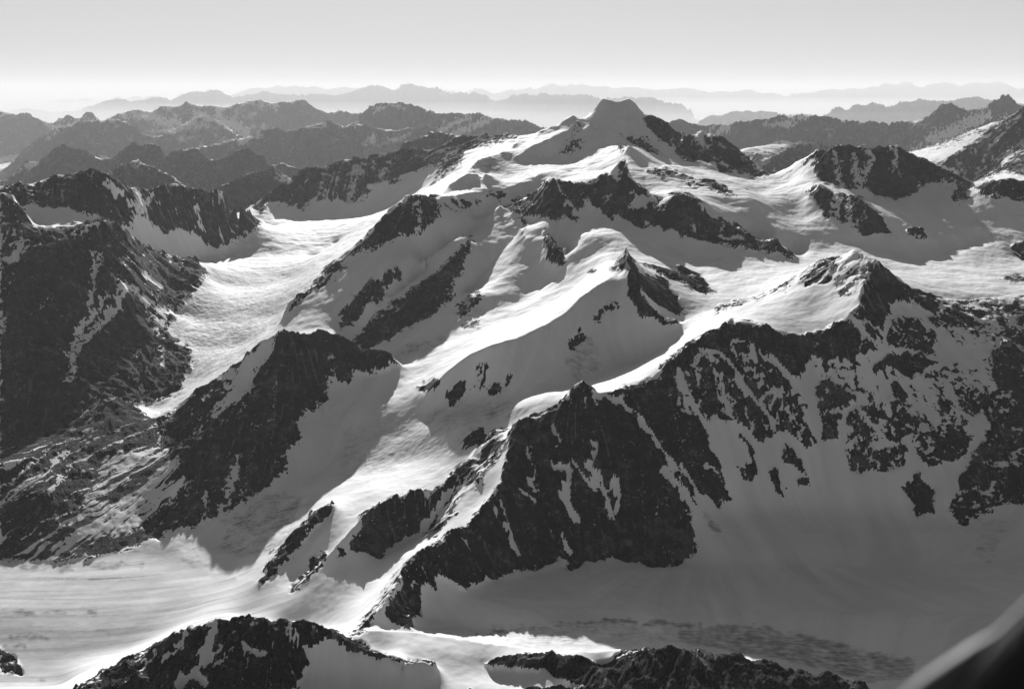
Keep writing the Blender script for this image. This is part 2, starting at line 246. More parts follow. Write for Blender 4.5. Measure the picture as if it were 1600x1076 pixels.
# ------------------------------------------------------------------ solve base height on a polar plan grid
TM = 0.62; W0, W1 = math.log(1.35), math.log(150.0)
def solve():
    NT, NW = 620, 1360
    dt = 2 * TM / (NT - 1); dw = (W1 - W0) / (NW - 1)
    hard = np.zeros((NW, NT), bool); crest = np.zeros((NW, NT), bool); dipm = np.zeros((NW, NT), bool)
    val = np.zeros((NW, NT)); own = -np.ones((NW, NT), int); cnt = np.zeros((NW, NT))
    owners = []
    def raster(P, fn):
        pts = []
        for i in range(len(P) - 1):
            a, b = P[i], P[i + 1]
            n = int(max(abs(a[0] - b[0]) / dt, abs(a[1] - b[1]) / dw) * 2) + 2
            for j in range(n + 1):
                f = j / n; pts.append([a[k] * (1 - f) + b[k] * f for k in range(3)])
        A = np.array(pts)
        it = np.rint((A[:, 0] + TM) / dt).astype(int); iw = np.rint((A[:, 1] - W0) / dw).astype(int)
        ok = (it >= 0) & (it < NT) & (iw >= 0) & (iw < NW)
        fn(iw[ok], it[ok], A[ok, 2])
    rng = np.random.RandomState(5)
    dips = []
    for owner, kind, dip, pts in LINES:
        if owner not in owners: owners.append(owner)
        oi = owners.index(owner)
        P = []
        for u, v, D in pts:
            t, s = ray(u, v); P.append((t, math.log(D), HC - s * D))
        if pts[0][0] < 3 and len(P) > 1: P.insert(0, (-TM - .01, P[0][1], P[0][2] - .02))
        if pts[-1][0] < 3: P.append((-TM - .01, P[-1][1], P[-1][2] - .02))
        if pts[0][0] > 1597: P.insert(0, (TM + .01, P[0][1], P[0][2] - .02))
        if pts[-1][0] > 1597: P.append((TM + .01, P[-1][1], P[-1][2] - .02))
        def fn(iw, it, z, oi=oi, kind=kind):
            new = ~hard[iw, it]
            val[iw[new], it[new]] = 0; cnt[iw[new], it[new]] = 0
            hard[iw, it] = True
            np.add.at(val, (iw, it), z); np.add.at(cnt, (iw, it), 1)
            if kind != 's': crest[iw, it] = True
            own[iw, it] = oi
        raster(P, fn)
        if kind == 'c' and dip > 0:
            dips.append([(p[0] * (1.0), p[1] + dip, p[2] - dip * math.exp(p[1]) * 0.75) for p in P])
        if kind == 'f':
            D0 = math.exp(P[len(P) // 2][1])
            for sg in (1, -1):
                k = .055 if D0 < 30 else .03
                dips.append([(p[0], p[1] + sg * k, p[2] - k * math.exp(p[1]) * (.62 if D0 < 30 else .5)) for p in P])
    val[hard] /= cnt[hard]
    for D_ in (14.5, 26, 30, 34, 46, 50, 54, 85, 95, 125):
        dips.append([(-TM, math.log(D_), 1.9 if D_ < 20 else 1.35), (TM, math.log(D_), 1.9 if D_ < 20 else 1.35)])
    near = hard.copy()
    for _ in range(4):
        n2 = near.copy(); n2[1:] |= near[:-1]; n2[:-1] |= near[1:]; n2[:, 1:] |= near[:, :-1]; n2[:, :-1] |= near[:, 1:]; near = n2
    for P in dips:
        def fn(iw, it, z):
            ok = ~near[iw, it]; iw, it, z = iw[ok], it[ok], z[ok]
            dipm[iw, it] = True; val[iw, it] = z
        raster(P, fn)
    # borders
    for iw in (0, NW - 1):
        e = ~hard[iw]; val[iw, e] = 2.55 if iw == 0 else 1.3; dipm[iw, e] = True
    fixed = hard | dipm
    # multigrid: coarse averages
    levels = []
    f, vv = fixed, np.where(fixed, val, 0)
    lv = [(f, vv)]
    for _ in range(5):
        H, W_ = f.shape; H2, W2 = (H + 1) // 2, (W_ + 1) // 2
        Fp = np.zeros((H2 * 2, W2 * 2)); Vp = np.zeros((H2 * 2, W2 * 2)); Fp[:H, :W_] = f; Vp[:H, :W_] = vv
        c = Fp.reshape(H2, 2, W2, 2).sum((1, 3)); s = (Vp * Fp).reshape(H2, 2, W2, 2).sum((1, 3))
        f = c > 0; vv = np.where(f, s / np.maximum(c, 1), 0); lv.append((f, vv))
    z = np.full(lv[-1][0].shape, 2.8)
    for k in range(len(lv) - 1, -1, -1):
        f, vv = lv[k]
        if z.shape != f.shape: z = np.repeat(np.repeat(z, 2, 0), 2, 1)[:f.shape[0], :f.shape[1]]
        z = np.where(f, vv, z)
        for _ in range(500 if k == len(lv) - 1 else (150 if k else 90)):
            p = np.pad(z, 1, mode='edge')
            z = np.where(f, vv, .25 * (p[:-2, 1:-1] + p[2:, 1:-1] + p[1:-1, :-2] + p[1:-1, 2:]))
    # soften creases everywhere except along crests
    for _ in range(40):
        p = np.pad(z, 1, mode='edge')
        z = np.where(crest, val, .5 * z + .125 * (p[:-2, 1:-1] + p[2:, 1:-1] + p[1:-1, :-2] + p[1:-1, 2:]))
    for _ in range(1):
        p = np.pad(z, 1, mode='edge')
        z = .84 * z + .04 * (p[:-2, 1:-1] + p[2:, 1:-1] + p[1:-1, :-2] + p[1:-1, 2:])
    # owner of each cell: nearest control line
    o = own.copy()[::2, ::2]
    for i in range(2):
        for j in range(2):
            q = own[i::2, j::2][:o.shape[0], :o.shape[1]]
            o[:q.shape[0], :q.shape[1]] = np.where(o[:q.shape[0], :q.shape[1]] < 0, q, o[:q.shape[0], :q.shape[1]])
    while (o < 0).any():
        p = np.pad(o, 1, mode='edge')
        for q in (p[:-2, 1:-1], p[2:, 1:-1], p[1:-1, :-2], p[1:-1, 2:]):
            o = np.where(o < 0, q, o)
    o = np.repeat(np.repeat(o, 2, 0), 2, 1)[:NW, :NT]
    return z, o, owners, dt, dw, NT, NW

ZB, OWN, OWNERS, dt, dw, NT, NW = solve()
print("solved", time.time() - T0)

# ------------------------------------------------------------------ noise tools
_rng = np.random.RandomState(11)
_perm = _rng.permutation(4096).astype(np.int32)
_ang = _rng.rand(4096) * 2 * np.pi
_gx = np.cos(_ang).astype(np.float32); _gy = np.sin(_ang).astype(np.float32)
def perlin(x, y, seed=0):
    xi = np.floor(x).astype(np.int32); yi = np.floor(y).astype(np.int32)
    fx = (x - xi).astype(np.float32); fy = (y - yi).astype(np.float32)
    ux = fx * fx * fx * (fx * (fx * 6 - 15) + 10); uy = fy * fy * fy * (fy * (fy * 6 - 15) + 10)
    def g(ix, iy, dx, dy):
        h = _perm[(_perm[(ix + seed * 131) & 4095] + iy) & 4095]
        return _gx[h] * dx + _gy[h] * dy
    a = g(xi, yi, fx, fy); b = g(xi + 1, yi, fx - 1, fy); c = g(xi, yi + 1, fx, fy - 1); d = g(xi + 1, yi + 1, fx - 1, fy - 1)
    a += ux * (b - a); c += ux * (d - c)
    return (a + uy * (c - a)) * 1.6

def lic(z, seed, blur, steps, ZT=None):
    """noise smeared along the fall line: gullies and couloirs"""
    r = np.random.RandomState(seed).rand(*z.shape).astype(np.float32)
    for _ in range(blur):
        p = np.pad(r, 1, mode='wrap'); r = (p[:-2, 1:-1] + p[2:, 1:-1] + p[1:-1, :-2] + p[1:-1, 2:] + r * 2) / 6
    zs = z.copy()
    NW, NT = z.shape; dw = (W1 - W0) / (NW - 1); dt = 2 * TM / (NT - 1)
    for _ in range(14):
        p = np.pad(zs, 1, mode='edge'); zs = (p[:-2, 1:-1] + p[2:, 1:-1] + p[1:-1, :-2] + p[1:-1, 2:] + zs) / 5
    Y = np.exp(W0 + dw * np.arange(NW))[:, None]; T = (-TM + dt * np.arange(NT))[None]
    zw, zt = np.gradient(zs); zw = zw / dw; zt = zt / dt
    gx = zt / Y; gy = zw / Y - T * zt / Y
    di = (gx - T * gy) / Y / dt; dj = gy / Y / dw
    n = np.sqrt(di ** 2 + dj ** 2) + 1e-9
    di = (di / n).astype(np.float32); dj = (dj / n).astype(np.float32)
    acc = r.copy(); 
    for sg in (1, -1):
        I, J = np.meshgrid(np.arange(NT, dtype=np.float32), np.arange(NW, dtype=np.float32))
        for k in range(steps):
            ii = np.clip(np.rint(I), 0, NT - 1).astype(np.int32); jj = np.clip(np.rint(J), 0, NW - 1).astype(np.int32)
            I += sg * di[jj, ii]; J += sg * dj[jj, ii]
            ii = np.clip(np.rint(I), 0, NT - 1).astype(np.int32); jj = np.clip(np.rint(J), 0, NW - 1).astype(np.int32)
            acc += r[jj, ii]
    acc -= acc.mean(); acc /= acc.std()
    return acc.astype(np.float32)
L1 = lic(ZB, 1, 2, 16); L2 = lic(ZB, 2, 14, 30)
print("lic", time.time() - T0)

# ------------------------------------------------------------------ fine grid
nT, nW = int(1500 * QUAL), int(2700 * QUAL)
fi = np.linspace(0, NT - 1.001, nT); fj = np.linspace(0, NW - 1.001, nW)
def up(A):
    j0 = fj.astype(int); i0 = fi.astype(int); b = (fj - j0)[:, None]; a = (fi - i0)[None]
    R = A[j0] * (1 - b) + A[j0 + 1] * b
    return (R[:, i0] * (1 - a) + R[:, i0 + 1] * a).astype(np.float32)
Tg = (-TM + dt * fi)[None, :].astype(np.float32); Yg = np.exp(W0 + dw * fj)[:, None].astype(np.float32)
Z = up(ZB); G1 = up(L1); G2 = up(L2)
G0 = lic(Z, 7, 1, 11)
YY = np.broadcast_to(Yg, Z.shape); X = (Tg * Yg).astype(np.float32)
# pixel the un-detailed surface point is seen at: used once to place the traced rock outlines on the ground
S = (HC - Z) / YY
Bp = (sp - S * cp) / (cp + S * sp)
V = 538 - F * Bp; U = 800 + F * Tg * (cp + Bp * sp)
Znz = perlin(X * 9, YY * 9, 3); Wx = perlin(X * 22, YY * 22, 4); Wy = perlin(X * 22 + 50, YY * 22, 5)
n3 = perlin(X * 60, YY * 60, 6); n4 = perlin(X * 150, YY * 150, 7)
UW = U + (Wx * 6 + n3 * 5 + n4 * 2) ; VW = V + (Wy * 5 + n3 * 2 + n4 * 3)
# slope of the base surface
zw, zt = np.gradient(Z); zw /= (fj[1] - fj[0]) * dw; zt /= (fi[1] - fi[0]) * dt
gx = zt / YY; gy = zw / YY - Tg * zt / YY
SL = np.sqrt(gx ** 2 + gy ** 2)
facing = gy                                   # >0 : rises away from the camera side
REG = np.full(Z.shape, -1.0, np.float32)      # rock share wanted, -1 none
AMP = np.zeros(Z.shape, np.float32)
ICE = np.zeros(Z.shape, np.float32)           # crevassed / dirty ice
ISO = np.zeros(Z.shape, np.float32); SOFT = np.zeros(Z.shape, np.float32); BAND = np.zeros(Z.shape, np.float32)
DIRT = np.zeros(Z.shape, np.float32)          # scree and moraine on ice

def inside(P, u, v):
    c = np.zeros(u.shape, bool); n = len(P)
    for i in range(n):
        x1, y1 = P[i][:2]; x2, y2 = P[(i + 1) % n][:2]
        if y1 == y2: continue
        k = ((y1 > v) != (y2 > v)) & (u < (x2 - x1) * (v - y1) / (y2 - y1) + x1)
        c ^= k
    return c
def region(s, d0, d1, arr, value, mode='set'):
    P = parse(s)
    us = [p[0] for p in P]; vs = [p[1] for p in P]
    j0 = np.searchsorted(Yg[:, 0], d0); j1 = np.searchsorted(Yg[:, 0], d1)
    u = UW[j0:j1]; v = VW[j0:j1]
    m = (u > min(us)) & (u < max(us)) & (v > min(vs)) & (v < max(vs))
    jj, ii = np.nonzero(m)
    if len(jj) == 0: print("EMPTY", s[:40]); return
    k = inside(P, u[jj, ii], v[jj, ii]); jj, ii = jj[k] + j0, ii[k]
    if mode == 'set': arr[jj, ii] = value
    else: arr[jj, ii] = np.maximum(arr[jj, ii], value)
    if len(jj) < 30: print("SMALL", len(jj), s[:50])
def rock(s, d0, d1, dens): region(s, d0, d1, REG, dens)
def streak(s, width, d0, d1, value=-1.0, arr=None, straight=False):
    arr = REG if arr is None else arr
    P = parse(s)
    j0 = np.searchsorted(Yg[:, 0], d0); j1 = np.searchsorted(Yg[:, 0], d1)
    u = (U if straight else UW)[j0:j1]; v = (V if straight else VW)[j0:j1]
    us = [p[0] for p in P]; vs = [p[1] for p in P]
    jj, ii = np.nonzero((u > min(us) - width) & (u < max(us) + width) & (v > min(vs) - width) & (v < max(vs) + width))
    x = u[jj, ii]; y = v[jj, ii]; best = np.full(x.shape, 1e9)
    for i in range(len(P) - 1):
        x1, y1 = P[i][:2]; x2, y2 = P[i + 1][:2]; l2 = (x2 - x1) ** 2 + (y2 - y1) ** 2 + 1e-9
        f = np.clip(((x - x1) * (x2 - x1) + (y - y1) * (y2 - y1)) / l2, 0, 1)
        best = np.minimum(best, np.hypot(x - x1 - f * (x2 - x1), y - y1 - f * (y2 - y1)))
    k = best < width / 2 * np.clip(1 + .9 * Wx[j0:j1][jj, ii] + .7 * n3[j0:j1][jj, ii], .25, 2)
    arr[jj[k] + j0, ii[k]] = value

# ---- default: far ranges are mostly rock where steep
far = YY > 8.6
REG[far] = np.clip(.64 + (SL[far] - .35) * 1.2 - (Z[far] - 3.1) * .15 + (Z[far] < 2.5) * .8, .25, 1.3)
REG[far] -= .10 * np.clip((YY[far] - 12) / 6, 0, 1)
REG[YY > 34] = 1.3
# ---- near
rock("G 370,1067 470,1000 580,950 640,930 700,860 820,800 920,770 1000,725 1060,740 1150,725 1280,745 1380,745 1470,765 1600,820 H 100,855 170,880 300,920 450,935 440,945 300,935 170,915 0,870 G 1560,860 1510,840 1410,880 1425,960 1390,1000 1400,1030 1360,1067 1360,1200 200,1200", 1.6, 2.1, .9)
streak("G 990,770 960,880 900,980 830,1060", 13, 1.7, 2.05); streak("G 1020,870 950,960", 10, 1.7, 2.05); streak("G 900,980 950,1060", 12, 1.7, 2.05); streak("G 860,800 830,880", 7, 1.7, 2.05); streak("G 720,890 650,990", 5, 1.7, 2.05)
streak("G 1110,855 1170,900 1230,910", 7, 1.7, 2.05); streak("G 820,870 760,930", 5, 1.7, 2.05)
rock("H 665,962 780,925 880,905 970,893 1100,915 1220,955 1330,880 1450,850 1600,835 I 120,820 220,835 300,860 430,890 550,915 700,960 880,1030 900,1100 -1200,1100 H 1150,1067 1000,1020 960,975 900,985 850,965 700,980", 1.6, 1.97, 1.2)
rock("E 1130,560 1060,630 1000,690 900,715 830,740 800,760 H 770,0 760,90 680,200 590,310 480,370 400,430 300,480 290,560 210,690 230,760 340,795 360,740 390,610 450,600 455,540 580,605 660,570 780,540 800,510 900,500 1010,455 1080,510 1140,450 1290,465 1450,490 1600,495 I 0,495 60,440 80,400 55,350 70,240 0,80 F 0,900 -100,560 E 1300,590 1200,605", 2.0, 3.2, .965)
rock("E 1300,585 1400,555 1480,525 1500,465 1600,395 F 80,360 160,320 250,262 330,275 400,300 500,335 560,345 680,320 780,255 840,200 850,120 920,10 C 910,920 960,940 1050,1010 F 1160,130 1220,165 1220,215 1180,240 1100,200 1000,190 960,240 1000,300 960,370 910,380 880,430 800,460 700,510 640,480 550,540 500,520 430,420 330,420 300,470 200,440 130,400 90,470 20,520 60,650 130,780 200,900 240,1000 I 250,200 200,220 100,160 70,240 0,60 F 0,900", 2.6, 3.8, .96)
rock("F 20,530 90,420 200,430 320,340 440,430 540,560 630,640 640,840 580,850 500,770 380,830 310,760 200,720 130,740 70,640", 2.6, 3.6, .66)
rock("F 640,480 880,430 900,470 1130,420 1200,480 1450,420 1450,560 1350,760 1100,760 1000,640 820,660 640,700", 2.6, 3.8, .26)
rock("F 605,570 700,545 800,610 815,650 700,690 650,690", 2.6, 3.8, .86)
rock("F 780,700 880,660 1000,640 1100,740 1110,780 1000,830 900,830 850,800 770,830", 2.6, 3.6, .6)
rock("F 770,870 860,800 930,870 1040,830 1060,930 960,965 900,960 790,965", 2.7, 3.4, .75)
rock("F 1100,780 1280,740 1360,800 1330,900 1240,930 1150,950 1090,870", 2.7, 3.4, .7)
rock("F 900,480 1000,410 1130,420 1200,480 1060,515 1000,490 910,530", 2.9, 3.7, 1.0)
rock("F 960,260 1100,260 1200,340 1180,430 1040,390 960,380", 2.9, 3.8, .66)
rock("F 1220,170 1650,160 1650,420 1400,400 1250,360 1190,260", 2.9, 3.9, .4)
rock("F 1160,260 1280,200 1420,240 1380,300 1200,300", 2.9, 3.9, .75)
rock("F 1450,420 1650,280 1650,600 1560,620 1450,540", 2.8, 3.9, .8)
rock("F 1370,620 1500,560 1650,600 1650,1067 I 1650,220 1500,210 1400,260 1340,300 1290,270 1250,230 1300,150 F 1300,1000 1370,880 1420,800 1450,740", 2.6, 3.8, .8)
rock("F 1200,620 1290,640 1370,580 1400,700 1330,740 1230,730", 2.7, 3.7, .6)
rock("F 1000,545 1060,620 1040,630 980,580", 2.8, 3.7, .95)
rock("F 650,700 760,700 720,830 650,820", 2.6, 3.5, .85)
rock("F 270,800 350,870 360,960 I 350,120 310,110 280,30 F 300,960 330,900", 2.6, 3.4, .92)
rock("F 490,830 540,880 610,990 I 600,100 550,60 F 545,960 480,920", 2.7, 3.4, .9)
rock("I 410,80 440,50 495,130 490,180 455,150", 2.7, 3.3, .95)
rock("I 1030,130 1110,68 1190,150 1170,255 1110,270 1090,200", 2.7, 3.2, 1.2)
rock("I 545,105 600,100 600,130 550,125", 2.7, 3.2, .9)
# couloirs in the cirque wall
streak("F 790,255 850,320 920,400 900,470 840,480", 9, 2.7, 3.7); streak("F 970,270 930,400", 11, 2.7, 3.7)
streak("F 640,480 600,600 630,700 640,860 I 630,100", 20, 2.6, 3.7); streak("F 440,450 560,590 600,640", 8, 2.6, 3.7)
streak("E 1195,595 1300,650 1400,740 1500,890 1560,970 F 20,960 I 90,180 160,260", 9, 2.6, 3.4)
streak("F 0,520 60,650 150,800 210,900 250,1060", 13, 2.6, 3.5)
streak("F 80,460 110,410 200,420 260,500 400,690 430,740", 6, 2.6, 3.6)
streak("F 270,350 340,390 360,440", 7, 2.6, 3.6)
# couloirs on the pyramid
streak("H 735,175 760,270 830,430", 6, 2.0, 3.2); streak("H 1000,40 1060,80 1050,200 1100,280", 12, 2.0, 3.2)
streak("E 1190,860 1170,950 1190,1010 H 1200,80 1270,270", 6, 2.0, 3.2); streak("E 1180,1000 1220,1060 H 1290,110 1290,240", 6, 2.0, 3.2)
streak("H 1060,30 1130,90 1190,150", 5, 2.0, 3.2); streak("H 1045,380 1075,440", 7, 2.0, 3.2); streak("H 850,170 900,210", 9, 2.0, 3.2)
streak("I -60,60 40,180 140,300 200,330", 8, 2.3, 3.2); streak("F 130,930 170,980 I 200,100", 4, 2.3, 3.2)
streak("E 1000,780 1020,840 1000,870", 5, 2, 3.2); streak("E 880,870 880,950 910,1060", 4, 2, 3.2); streak("E 1050,940 1060,1060", 8, 2, 3.2)
# snowy side of the pyramid arete and the rib
rock("H 600,0 540,50 470,140 430,150 330,160 180,210 100,270 90,330 40,420 120,440 200,450 250,400 300,370 380,340 370,300 440,240 480,170 540,140 620,80 640,20", 2.5, 3.1, .93)
rock("E 700,770 760,760 770,800 760,870 H 720,20 640,130 570,180 500,300 450,360 390,380 400,340 500,200 600,60 E 640,930", 2.4, 3.1, .62)
rock("H 300,480 400,420 490,370 480,400 300,520 240,600 180,690 120,780 60,830 50,820 150,690 220,590", 1.9, 2.6, .6)
rock("G 1545,205 1500,225 1440,270 1380,340 1270,440 1190,570 1230,575 1300,500 1400,390 1460,320 1540,250", 2.5, 2.95, 1.0)
rock("G 1500,430 1440,480 1350,600 1340,625 1420,560 1500,460", 2.4, 2.8, 1.0)
rock("G 1570,410 1590,440 1560,460 1550,430", 2.4, 2.8, .9)
# G mountain
rock("D 1300,300 1400,310 1500,305 1600,345 E 100,405 180,415 240,435 285,468 250,475 180,510 120,525 80,510 40,560 10,570 D 1560,530 1500,560 1520,640 1440,690 1380,720 1400,800 1320,880 1320,940 G 1320,60 1200,150 1060,240 920,310 760,340 620,410 380,460 200,430 0,440 D 0,940 150,860 300,785 400,665 480,590 600,635 690,725 800,690 900,575 1000,525 1100,465 1200,365", 2.85, 4.0, .93)
rock("D 1290,320 1260,430 1190,520 1150,600 1080,640 1000,720 980,700 1060,600 1000,530 1120,460 1200,370", 3.4, 4.0, .36)
rock("D 800,900 820,1000 G 860,90 760,220 600,340 400,430 330,420 340,340 500,230 560,180 380,200 360,160 500,60 D 500,960 620,900 700,870 760,850", 2.9, 3.5, .30)
rock("D 560,930 600,880 560,1067 300,1067 420,1000", 2.9, 3.5, .45)
rock("G 0,0 350,0 250,120 100,250 0,350", 2.8, 3.3, .82)
streak("G 960,160 930,310", 6, 2.9, 3.4); streak("G 1090,50 1060,180 1010,270", 6, 2.9, 3.4); streak("D 1110,880 1080,1060", 4, 2.9, 3.5)
streak("D 510,650 560,690 680,720", 10, 3.3, 3.7); streak("D 770,750 730,830", 4, 3, 3.6); streak("D 520,750 430,880", 4, 3, 3.6)
rock("G 0,-330 480,-360 600,-230 700,-200 760,100 620,420 300,470 0,470", 2.85, 3.8, .86)
rock("D 480,900 600,880 760,850 840,900 G 860,90 760,220 600,340 420,420 300,430 330,300 420,160", 2.85, 3.5, .5)
streak("D 150,870 30,950", 8, 2.9, 3.4); streak("D 280,800 90,980 0,1040", 3.5, 2.9, 3.4); streak("D 320,870 180,990", 6, 2.9, 3.4)
streak("D 330,940 230,1067", 4, 2.9, 3.4)
# moraine foot
rock("G 0,360 80,350 200,340 330,400 440,455 300,480 150,470 60,445 0,450", 2.7, 3.1, .6)
# west wall (big dark left mountain)
rock("A 0,555 70,545 200,545 240,515 430,475 500,505 600,555 700,575 740,550 900,575 960,590 1050,585 1120,640 1210,715 1190,760 1120,800 1050,835 980,850 920,800 830,760 760,790 690,730 620,700 600,760 520,740 480,725 400,700 360,680 250,660 130,650 80,640 60,690 0,690", 5.45, 7.9, .9)
rock("A 0,600 90,660 150,735 210,760 330,790 400,740 480,730 520,740 650,830 800,890 850,905 900,900 955,950 D 955,60 850,190 770,290 770,340 880,400 880,480 820,600 640,665 500,620 400,700 300,790 0,950 A 0,1067", 3.3, 6.9, .975)
rock("A 60,640 150,735 210,760 330,790 190,880 0,1000 0,700", 4.9, 6.3, .6)
rock("A 210,760 400,740 420,760 330,820 230,870 200,860", 4.9, 6.3, .6)
streak("A 470,870 440,950 430,1067 D 425,180", 7, 4.5, 6.2); streak("D 575,110 540,210 440,310 360,390", 11, 4.3, 6); streak("D 500,170 390,290 330,390 340,440", 7, 4.3, 6)
streak("D 340,480 320,560 340,640", 9, 4.2, 5.2); streak("D 620,410 620,440 660,400", 4, 4, 5.5); streak("D 590,110 730,220 790,230", 8, 4.6, 6); streak("D 790,220 740,290", 8, 4.6, 6)
streak("A 640,600 640,700 620,760", 9, 5.4, 7.4); streak("A 700,600 650,700", 7, 5.4, 7.4); streak("A 900,620 930,760", 4, 5.4, 7.5); streak("A 490,560 560,590", 12, 5.4, 7.4)
streak("D 750,390 750,420 760,490", 4, 4, 5.4); streak("D 680,60 750,120", 7, 5, 6.5); streak("D 20,250 10,330", 4, 4, 6); streak("D 220,170 190,200", 3, 4, 6)
# glacier head ridge
rock("A 1160,650 1230,605 1310,570 1340,540 1400,480 1500,450 1600,420 B 60,412 130,430 220,412 300,385 350,378 400,395 470,365 500,350 580,320 700,335 800,318 830,330 760,350 700,370 620,380 580,390 560,460 480,520 430,560 410,580 440,540 470,480 420,470 380,480 320,490 280,470 270,550 230,560 210,490 150,450 130,480 140,600 60,640 0,620 A 1540,620 1500,640 1440,620 1400,680 1350,650 1250,640 1200,690 1180,670", 8.0, 9.4, .88)
# buttress faces
rock("B 360,597 300,640 200,720 140,790 60,870 0,910 E -60,10 D 1480,70 1430,120 1340,190 1340,230 1440,130 1500,90 1600,20 B 0,930 130,850 150,870 220,830 300,800 400,780 450,720 470,650 440,610", 4.5, 5.7, .95)
streak("B 365,610 375,700 370,780", 3.5, 4.9, 5.8)
rock("B 700,590 760,580 770,600 740,620 690,610", 5.0, 6.0, 1.0); rock("B 480,630 560,630 640,630 640,650 540,680 490,650", 5.0, 6.0, .45)
rock("E 270,25 280,60 240,110 200,160 140,200 80,270 10,310 0,250 60,160 130,100 200,60", 4.3, 4.9, .97)
rock("B 620,755 600,860 560,960 500,1067 E 540,140 430,250 300,300 130,400 60,380 150,250 270,160 330,120 400,70 450,20 B 500,910 550,830", 4.1, 5.1, .86)
rock("E 650,130 650,190 600,250 550,270 540,200 600,150", 4.1, 4.8, .9)
rock("E 620,265 650,240 640,300 600,320", 3.8, 4.5, .6)
streak("B 610,770 500,900 300,1055", 8, 4.4, 5.1); streak("E 260,160 300,120 430,30", 8, 4.4, 5.1)
# dome-face rocks
rock("E 690,450 620,480 600,540 560,560 490,600 500,650 520,670 560,640 620,600 660,560 680,500", 3.3, 3.75, .72)
rock("E 770,515 800,510 790,560 760,580", 3.25, 3.75, 1.0); rock("E 700,570 740,560 740,600 700,625 685,600", 3.25, 3.75, 1.0); rock("E 650,540 680,530 670,580 645,590", 3.25, 3.75, .95)
rock("E 1340,50 1400,90 1400,150 1450,230 1530,270 1600,270 1560,285 1480,280 1400,240 1350,200 1330,110", 3.5, 4.0, .9)
rock("E 1230,190 1300,180 1280,210 1220,240 1180,280 1190,240", 3.4, 3.9, .5); rock("E 1120,290 1130,340 1100,400 1070,410 1060,380", 3.4, 3.8, .9)
rock("B 1330,845 1440,850 1520,880 1560,940 1600,1000 1600,1020 1500,980 1400,970 1350,900 E 1500,60 1600,230 1560,240 1470,200 1400,120 1340,50 B 1290,940 1270,960 1240,960 1300,910", 3.5, 4.2, .9)
rock("C 0,915 100,980 170,1060 120,1060 60,1030 0,1000", 3.5, 4.3, .95)
rock("B 1135,940 1170,935 1190,965 1150,970", 3.6, 4.3, 1.0)
rock("B 965,785 1000,840 1070,935 1040,945 980,920 950,850", 4.5, 5.0, .95); rock("B 850,715 875,750 860,760 835,740", 4.7, 5.2, 1.0)
rock("E 560,290 620,260 600,300 580,310", 3.8, 4.4, .5)
rock("E 620,790 680,760 680,830 640,855 560,860 600,820", 2.9, 3.3, .95)
rock("N 850,740 1000,570 1060,560 1050,640 1000,700 900,750", 2.8, 3.3, 1.0)
# P1 peak
rock("C 810,850 750,885 650,905 560,955 400,1060 F 180,205 160,250 250,200 400,160 470,140 560,60 C 570,1030 700,1000 720,960", 3.45, 3.85, .55)
rock("C 810,855 910,915 880,1000 850,1060 F 850,100 780,160 720,140 720,60 C 730,1000 750,930", 3.4, 3.8, .38)
# mid ridge
rock("B 750,660 830,630 920,595 950,550 980,545 1050,555 1140,570 1240,515 J 340,530 430,560 430,440 470,440 490,545 620,660 560,650 500,700 520,740 600,720 640,660 690,680 660,760 720,700 760,650 800,635 880,655 945,700 960,750 C 140,690 250,730 380,820 450,820 500,850 560,905 480,890 400,870 300,860 200,830 80,810 J 920,930 820,920 750,870 700,865 620,830 570,860 500,820 420,790 370,810 300,740 230,700 180,740 120,730 190,830 120,810 60,800 0,810 B 850,715 800,690", 4.4, 5.95, .92)
streak("J 520,650 505,820", 4, 4.9, 5.9); streak("J 600,720 610,850", 5, 4.9, 5.9); streak("J 640,680 700,780", 8, 4.9, 5.9); streak("J 1080,780 1070,870", 3, 4.6, 5.2); streak("J 30,600 130,730", 4, 5, 5.9)
streak("J 900,860 870,930", 5, 4.7, 5.2); streak("J 1050,910 1200,930", 5, 4.5, 5)
# summit massif rocks
rock("J 340,75 370,95 330,120 295,130 310,100", 6.85, 8.3, .95)
rock("J 570,170 650,155 700,190 780,260 850,300 940,260 1040,280 1150,360 1370,535 1300,540 1200,520 1100,520 1050,490 960,430 900,430 920,500 870,490 820,430 760,350 690,320 640,270 620,250 590,210", 6.05, 8.0, .8)
rock("J 420,265 480,290 590,320 590,280 610,340 700,410 640,390 560,370 500,330 450,290", 6.05, 7.6, .85); rock("J 420,335 450,350 445,400 420,350", 5.75, 7.3, .9)
rock("J 60,400 120,330 210,290 170,370 90,410", 5.85, 7.3, .9); rock("J 70,320 120,290 180,195 185,230 150,260 100,330", 6.15, 7.8, .7)
rock("J 590,510 700,490 760,500 840,550 930,560 1050,590 1150,650 1080,670 1000,620 900,610 800,550 740,535 700,560 640,530", 5.00, 6.9, .72)
rock("C 100,310 160,330 C 260,390 340,450 430,520 350,525 250,500 200,500 100,400 0,350 0,310", 5.20, 7.9, .75)
